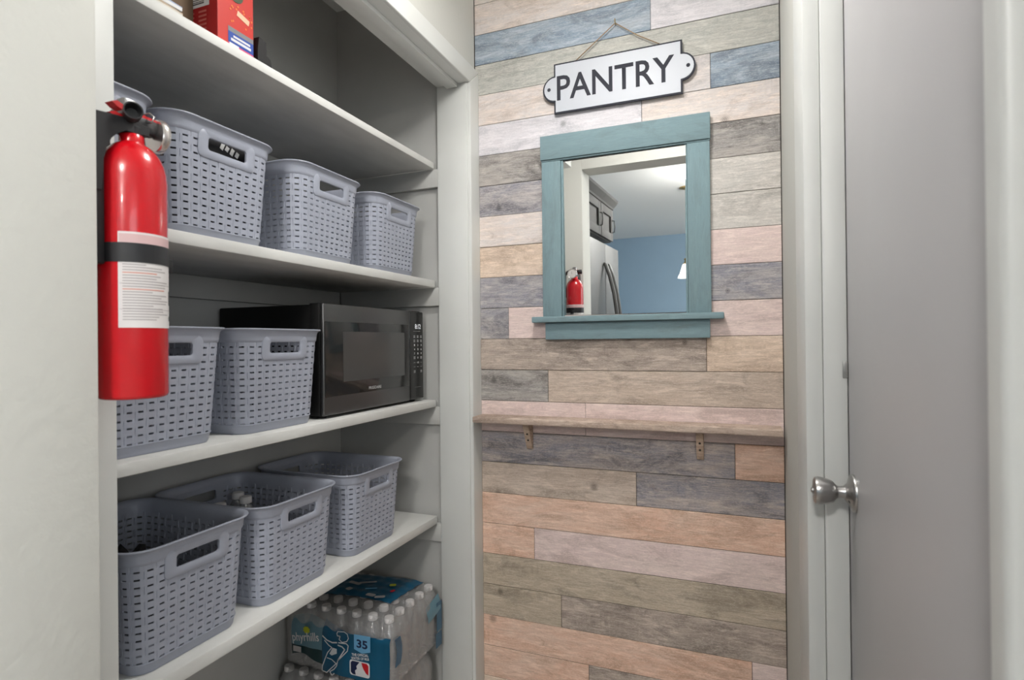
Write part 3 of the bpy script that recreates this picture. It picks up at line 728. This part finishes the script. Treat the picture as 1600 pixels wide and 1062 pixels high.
for i,(c,a) in enumerate((((.55,.52,.47),0),((.38,.30,.22),4),((.60,.60,.60),-3),((.30,.36,.50),2))):
    bm=bmesh.new(); bbox(bm,-.085+.006*i,.062-.004*i,-.06,.055+.003*i,i*.0075,(i+1)*.0075-.0002,.001)
    o=from_bm('sheet',bm,mat('paper_%d'%i,c,.6,bump=.2,bscale=30),pp); o.rotation_euler=(0,0,math.radians(a))
bk=empty('binder_clip',(-1.006,.975,zs1),'small black clip standing right of the red carton','clip')
bm=bmesh.new(); prism(bm,[(-.020,0),(.022,0),(.016,.022),(.006,.028),(.004,.055),(-.016,.060),(-.020,.03)],frame((.02,0,0),(0,1,0),(0,0,1)),.016); from_bm('clip_body',bm,BLACK,bk)
bm=bmesh.new(); bbox(bm,-.012,.0195,-.019,.020,0,.018,.003); from_bm('clip_jaw',bm,BLACK,bk)

# ------------------------------------------------------------------ fire extinguisher
EX,EY,EZ=-.849,.5885,1.121; ER=.046
fe=empty('fire_extinguisher',(EX,EY,EZ),'red fire extinguisher strapped to the wall corner beside the closet','fire extinguisher')
RED=mat('extinguisher_red',(.52,.004,.010),.24,coat=.3,bump=.02,bscale=25)
bm=bmesh.new(); lathe(bm,[(0,.004),(.030,.003),(.040,.0),(.0445,.002),(ER,.006),(ER,.326),(.0452,.339),(.0425,.352),(.037,.365),(.029,.376),(.021,.382),(.0165,.385),(.0165,.396),(.0145,.398),(0,.398)],56)
from_bm('cylinder',bm,RED,fe,smooth=True,angle=50)
# label: white sleeve round most of the body, printed lines
LW=mat('label_white',(.70,.67,.66),.4); 
def sleeve(name,a0,a1,zlo,zhi,rad,m,parent,n=40):
    def fn(u,v):
        a=math.radians(a0+(a1-a0)*u); return Vector((rad*math.cos(a),rad*math.sin(a),zlo+(zhi-zlo)*v))
    return sheet(name,fn,n,1,m,parent,th=.0003)
la=lbl(sleeve('label',-57,185,.105,.244,ER+.0006,LW,fe,60),'white paper label with printed instructions')
PR=mat('label_print',(.40,.37,.37),.6); PO=mat('label_print_red',(.62,.28,.22),.6); PK=mat('label_print_black',(.05,.05,.05),.6)
sleeve('label_reflection_band',-55,183,.222,.241,ER+.0009,mat('label_pink_reflection',(.62,.42,.42),.5),la,50)  # pinkish reflection across the label top, painted as a colour band
random.seed(3)
zz=.196
k=0
while zz>.112:
    a0=-50; 
    mm = PO if k in (3,9) else PR
    L=random.uniform(55,88) if k%5 else random.uniform(30,55)
    sleeve('label_line',a0,a0+L,zz,zz+.0016,ER+.0009,mm,la,12)
    L2=random.uniform(60,85); sleeve('label_line',a0+100,a0+100+L2,zz,zz+.0016,ER+.0009,mm,la,12)
    zz-=.0040; k+=1
sleeve('label_rule',-55,183,.1315,.1322,ER+.001,PR,la,40); sleeve('label_rule',-55,183,.1688,.1695,ER+.001,PR,la,40)
for a,zc in ((42,.150),(128,.150)):
    sleeve('label_icon_edge',a,a+16,zc+.010,zc+.0118,ER+.0011,PK,la,6); sleeve('label_icon_edge',a,a+16,zc-.010,zc-.0082,ER+.0011,PK,la,6)
    sleeve('label_icon_edge',a,a+1.6,zc-.010,zc+.0118,ER+.0011,PK,la,3); sleeve('label_icon_edge',a+14.4,a+16,zc-.010,zc+.0118,ER+.0011,PK,la,3)
    sleeve('label_icon_edge',a,a+9,zc-.034,zc-.027,ER+.0011,PK,la,5)
# black wall bracket and strap
RUB=mat('bracket_black',(.018,.018,.02),.45,spec=.35)
st=sheet('strap',lambda u,v:(lambda a:Vector(((ER+.0016)*math.cos(a),(ER+.0016)*math.sin(a),.200+.028*v)))(2*PI*u),56,1,RUB,fe,th=.0014)
bm=bmesh.new(); bbox(bm,-.008,.008,ER+.0032,ER+.0145,.194,.216,.001); from_bm('strap_buckle',bm,BLACK,fe,smooth=True,angle=40)
bm=bmesh.new(); bbox(bm,-.030,.012,-EY+.5206,-ER-.0018,.196,.405,.002); br=from_bm('wall_bracket',bm,RUB,fe,smooth=True,angle=40)
# arched arm of the bracket that reaches over the shoulder and holds the neck
bm=bmesh.new(); wy=-EY+.5206
prism(bm,[(wy,.300),(wy,.412),(-.02,.417),(.019,.414),(.019,.399),(-.018,.3985),(-.030,.391),(-.040,.380),(-.047,.364),(-.0505,.345),(-.052,.300)],frame((-.016,0,0),(0,1,0),(0,0,1)),.030)
bmesh.ops.bevel(bm,geom=bm.edges[:],offset=.0012,segments=1,affect='EDGES')
from_bm('neck_arm',bm,RUB,br,smooth=True,angle=40)
# head: neck, valve, levers, gauge, nozzle, hose
bm=bmesh.new(); lathe(bm,[(0,.392),(.0145,.392),(.015,.398),(.015,.408),(.0115,.412),(.0115,.434),(.010,.437),(0,.437)],28); hd=from_bm('valve_body',bm,RUB,fe,smooth=True,angle=40)
bm=bmesh.new(); bbox(bm,-.010,.010,-.018,.036,.405,.428,.003); from_bm('valve_block',bm,RUB,hd,smooth=True,angle=40)
bm=bmesh.new(); lathe(bm,[(0,0),(.025,0),(.0265,.003),(.0265,.010),(.024,.013),(.022,.0118),(0,.0118)],36,aim((.0,.036,.409),(.12,1,0)))
ga=lbl(from_bm('pressure_gauge',bm,mat('gauge_chrome',(.70,.66,.64),.22,metal=.9),fe,smooth=True,angle=40),'round chrome pressure gauge')
bm=bmesh.new(); lathe(bm,[(0,.0119),(.0215,.0119),(.0215,.0123),(0,.0123)],30,aim((.0,.036,.409),(.12,1,0))); gf=from_bm('gauge_face',bm,mat('gauge_white',(.75,.73,.70),.4),ga)
bm=bmesh.new(); prism(bm,[(-.0009,-.002),(.0009,-.002),(.0004,.013),(-.0004,.013)],aim((.0,.0489,.409),(.12,1,0)),.0003); from_bm('gauge_needle',bm,PK,gf)
LEV=mat('lever_red',(.50,.01,.014),.35)
for zz,yb,nm,t in ((.411,-.030,'carry_handle',.0),(.424,-.026,'squeeze_lever',.004)):
    bm=bmesh.new()
    pts=[(.006,-.002+.0),(.034,.0-t*.2),(.040,.004),(.034,.007),(-.010,.009+t*.3),(yb,.012+t),(yb-.008,.008+t),(yb,.003+t)]
    prism(bm,[(p[0],p[1]) for p in pts],frame((-.008,0,zz),(0,1,0),(0,0,1)),.016)
    from_bm(nm,bm,LEV,fe)
bm=bmesh.new(); bbox(bm,-.0105,.0105,-.018,.004,.414,.449,.004); from_bm('lever_bracket',bm,mat('bracket_grey',(.30,.30,.30),.35,metal=.7),hd,smooth=True,angle=40)
bm=bmesh.new(); lathe(bm,[(0,0),(.009,0),(.009,.012),(.0118,.016),(.0128,.036),(.011,.036),(.008,.022),(0,.022)],28,aim((.002,-.004,.421),(.86,-.44,.06)))
from_bm('nozzle',bm,BLACK,fe,smooth=True,angle=40)
bm=bmesh.new(); tube(bm,[(-.004,-.006,.428),(-.026,-.008,.432),(-.044,-.006,.424),(-.054,-.004,.405),(-.056,-.002,.36),(-.054,0,.32),(-.0535,.0,.285)],.0065,12); from_bm('hose',bm,BLACK,fe,smooth=True,angle=60)
bm=bmesh.new(); tube(bm,[(0,.018,.436),(.010,.022,.438),(.020,.022,.430),(.016,.020,.421),(.004,.018,.424)],.0012,8); from_bm('safety_pin',bm,STEEL,fe,smooth=True)

# ------------------------------------------------------------------ wooden ledge under the mirror
lg=empty('wall_ledge',(-.347,1.742,.945),'narrow weathered wooden ledge on two brackets below the mirror','shelf')
LW_=wood('ledge_wood',(.47,.36,.29),(.55,.44,.37),(.35,.26,.21),.5)
bm=bmesh.new(); bbox(bm,-.8145+.347,.1195+.347,1.700-1.742,PF-.0035-1.742,-.0125,.0075,.0035,3); from_bm('board',bm,LW_,lg,smooth=True,angle=35)
for bx in (-.640,-.100):
    bm=bmesh.new(); yb=PF-.004-1.742
    prism(bm,[(yb,-.0128),(yb-.050,-.0128),(yb-.050,-.026),(yb-.038,-.034),(yb-.015,-.090),(yb-.009,-.102),(yb,-.102)],frame((bx+.347-.010,0,0),(0,1,0),(0,0,1)),.020)
    bmesh.ops.bevel(bm,geom=bm.edges[:],offset=.0012,segments=1,affect='EDGES')
    b=from_bm('bracket',bm,wood('bracket_wood',(.46,.33,.25),(.52,.40,.31),(.32,.23,.17),.5,False),lg,smooth=True,angle=35)
    for t in (.28,.66):
        p=Vector((bx+.347,yb-.038+.023*t,-.034-.056*t)); bm=bmesh.new(); lathe(bm,[(0,0),(.0034,0),(.0034,.0012),(0,.0012)],12,aim(p,(0,-.9,-.44)))
        from_bm('screw_hole',bm,mat('hole_dark',(.035,.028,.02),.7),b)

# ------------------------------------------------------------------ mirror in its teal frame
mr=empty('wall_mirror',(-.327,PF-.004,1.285),'mirror in a distressed teal wooden frame with a small sill','mirror')
mr.rotation_euler=(.0,0,0)
ox,oy,oz=mr.location
def mb(name,x0,x1,y0,y1,z0,z1,m=TEAL,parent=mr,bev=.0018):
    bm=bmesh.new(); bx_,by_,bz_=(x0+x1)/2,(y0+y1)/2,(z0+z1)/2
    bbox(bm,x0-bx_,x1-bx_,y0-by_,y1-by_,z0-bz_,z1-bz_,bev,2); return from_bm(name,bm,m,parent,(bx_-ox,by_-oy,bz_-oz),smooth=True,angle=35)
yb=PF-.0045
mb('head_board',-.590,-.062,1.766,yb,1.7935,1.872)
mb('head_lip',-.588,-.064,1.7705,yb,1.7885,1.793)
mb('stile',-.587,-.5225,1.7705,yb,1.2805,1.788,TEALV)
mb('stile',-.1285,-.064,1.7705,yb,1.2805,1.788,TEALV)
mb('inner_bead',-.522,-.5155,1.7745,yb,1.2805,1.788,TEALV); mb('inner_bead',-.1355,-.129,1.7745,yb,1.2805,1.788,TEALV)
mb('sill',-.619,-.029,1.747,yb,1.2610,1.280,bev=.003)
mb('apron',-.578,-.068,1.766,yb,1.2055,1.2605)
GLASS=mat('mirror_glass',(.93,.94,.935),.0,metal=1)
bm=bmesh.new(); bbox(bm,-.1935,.1935,-.0018,.0018,-.250,.250)
yw,pt=-.017,.013
g=from_bm('mirror_glass',bm,GLASS,mr,(-.3255-ox,1.7815-oy,1.534-oz)); g.rotation_euler=(pt,0,yw)
lbl(g,'clear mirror glass')

# ------------------------------------------------------------------ pantry sign on twine
sg=empty('pantry_sign',(-.3405,PF-.008,1.940),'white enamel style sign reading PANTRY with black border hung on twine','sign')
ox,oy,oz=sg.location
def sign_outline(grow):
    hw,hh,rt=.2015+grow,.0815+grow,.0415+grow; n=14; cz=.083; sh=.0425+grow
    pts=[(-hw,cz-hh),(hw,cz-hh),(hw,cz-sh)]
    pts+=[(.1985+ (rt)*math.cos(a), cz+sh*math.sin(a)) for a in [(-PI/2+PI*i/n) for i in range(1,n)] if .1985+rt*math.cos(a)>hw]
    pts+=[(hw,cz+sh),(hw,cz+hh),(-hw,cz+hh),(-hw,cz+sh)]
    pts+=[(-.1985-(rt)*math.cos(a), cz+sh*math.sin(a)) for a in [(PI/2-PI*i/n) for i in range(1,n)] if .1985+rt*math.cos(a)>hw]
    pts+=[(-hw,cz-sh)]
    return pts
fsn=frame((0,.001,0),(1,0,0),(0,0,1))          # local z points to -Y (towards the room)
INK=mat('sign_black',(.045,.047,.06),.65,spec=.15); ENA=mat('sign_white',(.57,.595,.65),.45)
bm=bmesh.new(); prism(bm,sign_outline(0),fsn,.0055); from_bm('border_plate',bm,INK,sg)
bm=bmesh.new(); prism(bm,sign_outline(-.0052),frame((0,-.0045,0),(1,0,0),(0,0,1)),.0016); pn=from_bm('sign_face',bm,ENA,sg)
text_mesh('lettering','PANTRY',INK,sg,frame((-.0065,-.0062,.0835),(1,0,0),(0,0,1)),width=.370,height=.080,bold=.012,depth=.0003)
for s in (-1,1):
    bm=bmesh.new(); prism(bm,[(.0058*math.cos(a*PI/8),.0058*math.sin(a*PI/8)) for a in range(16)],frame((s*.2185,-.0062,.083),(1,0,0),(0,0,1)),.0004); from_bm('bolt_dot',bm,INK,sg)
TW=mat('twine',(.36,.25,.15),.85,bump=.6,bscale=400)
bm=bmesh.new(); tube(bm,[(-.132,.0,.163),(-.066,-.001,.211),(-.002,-.001,.2575)],.0016,8); from_bm('twine',bm,TW,sg,smooth=True)
bm=bmesh.new(); tube(bm,[(.140,.0,.163),(.069,-.001,.206),(.0015,-.001,.2575)],.0016,8); from_bm('twine',bm,TW,sg,smooth=True)
nl=bmesh.new(); tube(nl,[(-.3405,PF+.002,2.197),(-.3405,PF-.012,2.199),(-.3405,PF-.0145,2.203),(-.3405,PF-.0145,2.210)],.0017,8)
no=from_bm('hook_nail',nl,mat('brass',(.50,.36,.16),.35,metal=1),None,smooth=True); tag(no,'small brass hook in the planks above the pantry sign','hook')

# ------------------------------------------------------------------ light fixtures
def fixture(loc,label,r,glow,drop):
    e=empty('ceiling_light',loc,label,'light','flush ceiling lights'); c=CEIL-.0005-loc[2]
    bm=bmesh.new(); lathe(bm,[(0,c),(r,c),(r,c-.02),(r*.97,c-.024),(.02,c-.024),(.02,c-drop),(0,c-drop)],40)
    from_bm('fixture_pan',bm,STEEL,e,smooth=True,angle=40)
    t=c-drop-.001; h=r*.75
    bm=bmesh.new(); lathe(bm,[(0,t)]+[(r*.95*math.sin(PI*i/8),t-h*(1-math.cos(PI*i/8))/2) for i in range(1,8)]+[(0,t-h)],20)
    from_bm('diffuser',bm,mat('diffuser_glow_%d'%glow,(.9,.9,.88),.5,emit=((1,.975,.94),glow)),e,smooth=True,angle=60)
fixture((HALL_LIGHT[0],HALL_LIGHT[1],CEIL-.09),'flush ceiling light in the hall in front of the closet',.13,34,.02)
for k,l in zip(KITCHEN_LIGHTS,('globe ceiling light in the kitchen near the fridge','added unseen globe light deep in the kitchen, for fill')):
    fixture((k[0],k[1],CEIL-.2),l,.14,KITCHEN_GLOW,.07)

# ------------------------------------------------------------------ kitchen seen in the mirror
FST=mat('fridge_steel',(.13,.13,.127),.5,metal=.6,bump=.03,bscale=120,stretch=(1,1,.05))
fg=empty('refrigerator',(-1.24,-.205,0),'stainless steel refrigerator with long bowed handles reflected in the mirror','refrigerator')
ox,oy,oz=fg.location
def fb(name,b,m,parent=fg,bev=.006): 
    bm=bmesh.new(); bbox(bm,b[0]-ox,b[1]-ox,b[2]-oy,b[3]-oy,b[4],b[5],bev,3); return from_bm(name,bm,m,parent,smooth=True,angle=35)
fb('body',(-1.60,-.945,-.60,.19,.02,1.79),mat('fridge_grey',(.16,.16,.16),.5))
d1=fb('door',(-.943,-.875,-.60,-.2065,.72,1.80),FST); d2=fb('door',(-.943,-.875,-.2035,.19,.72,1.80),FST)
fb('freezer_drawer',(-.943,-.875,-.60,.19,.06,.712),FST)
for yy,p in ((-.250,d1),(-.160,d2)):
    bm=bmesh.new(); tube(bm,[(-.875-ox,yy-oy,1.66),(-.862-ox,yy-oy,1.655),(-.835-ox,yy-oy,1.58),(-.808-ox,yy-oy,1.46),(-.79-ox,yy-oy,1.32),(-.784-ox,yy-oy,1.2),(-.79-ox,yy-oy,1.05),(-.82-ox,yy-oy,.93),(-.862-ox,yy-oy,.835),(-.875-ox,yy-oy,.83)],.013,10)
    from_bm('handle',bm,FST,p,smooth=True)
bm=bmesh.new()
for yy in (-.54,.13):
    for xx in (-1.55,-1.0): bbox(bm,xx-ox-.02,xx-ox+.02,yy-oy-.02,yy-oy+.02,0,.022)
from_bm('leveling_feet',bm,BLACK,fg)
CABM=mat('cabinet_grey',(.10,.099,.095),.7,spec=.2)
def over_cab(ya,yb,label):
    e=empty('wall_cabinet',(-1.5,(ya+yb)/2,1.875),label,'cabinet','grey cabinets over the fridge'); a,b,c=e.location
    def cb_(name,bx_,parent,m=CABM,bev=.002):
        bm=bmesh.new(); bbox(bm,bx_[0]-a,bx_[1]-a,bx_[2]-b,bx_[3]-b,bx_[4]-c,bx_[5]-c,bev); return from_bm(name,bm,m,parent,smooth=True,angle=35)
    cb_('carcass',(-1.995,-.955,ya+.001,yb-.001,1.875,2.15),e)
    d=cb_('door',(-.954,-.948,ya+.006,yb-.006,1.882,2.115),e)
    for q in ((ya+.006,ya+.062,1.882,2.115),(yb-.062,yb-.006,1.882,2.115),(ya+.063,yb-.063,1.882,1.938),(ya+.063,yb-.063,2.059,2.115)):
        cb_('door_rail',(-.9478,-.934,q[0],q[1],q[2],q[3]),d)
    bm=bmesh.new(); hy=(ya+.034) if ya<-.5 else (yb-.20); hy=ya+.034
    tube(bm,[(-.935-a,hy-b,1.945-c),(-.917-a,hy-b,1.948-c),(-.913-a,hy-b,1.99-c),(-.917-a,hy-b,2.032-c),(-.935-a,hy-b,2.035-c)],.004,8); from_bm('handle',bm,mat('handle_dark',(.08,.08,.08),.4,metal=.8),d,smooth=True)
    bm=bmesh.new(); prism(bm,[(-.955-a,2.118-c),(-.930-a,2.118-c),(-.925-a,2.13-c),(-.895-a,2.165-c),(-.890-a,2.18-c),(-.955-a,2.18-c)],frame((0,yb-.001-b,0),(1,0,0),(0,0,1)),yb-ya-.002)
    from_bm('crown_moulding',bm,CABM,e)
over_cab(-.345,.190,'grey wall cabinet above the fridge nearer the doorway in the mirror')
over_cab(-.700,-.346,'grey wall cabinet above the fridge farther from the doorway in the mirror')
pd=empty('pendant_lamp',(-.50,-1.6,1.655),'small bell shaped frosted glass pendant lamp at the mirror edge','lamp')
bm=bmesh.new(); lathe(bm,[(.030,.120),(.036,.112),(.042,.095),(.050,.065),(.060,.035),(.074,.010),(.078,.0),(.0765,.0),(.072,.010),(.058,.035),(.048,.065),(.040,.095),(.030,.116)],32)
from_bm('glass_shade',bm,mat('frosted_glow',(.95,.93,.9),.4,emit=((1,.93,.82),3.0)),pd,smooth=True,angle=60)
BR=mat('brass',(.5,.36,.16),.35)
bm=bmesh.new(); lathe(bm,[(0,.118),(.032,.118),(.034,.124),(.022,.132),(.018,.150),(.024,.158),(.020,.168),(.006,.172),(.005,.78),(0,.785)],20); from_bm('brass_stem',bm,BR,pd,smooth=True,angle=40)
bm=bmesh.new(); lathe(bm,[(0,.7895),(.055,.7895),(.055,.775),(.02,.765),(0,.765)],24); from_bm('ceiling_canopy',bm,BR,pd,smooth=True,angle=40)
# added glowing window, unseen behind the camera at right, for fill daylight
wn=box('added_window_1',(2.02,2.03,-1.99,-.31,.81,2.09),mat('added_window_glow',(.8,.88,.95),.2,emit=((.85,.93,1),1.2)),None)
struct(wn,'added unseen kitchen window giving fill daylight','window')
for b in ((1.985,2.019,-1.99,-1.93,.81,2.09),(1.985,2.019,-.37,-.31,.81,2.09),(1.985,2.019,-1.929,-.371,.81,.87),(1.985,2.019,-1.929,-.371,2.03,2.09),(1.985,2.019,-1.929,-.371,1.43,1.47)):
    box('added_window_frame',b,TRIM,wn,bev=.003)
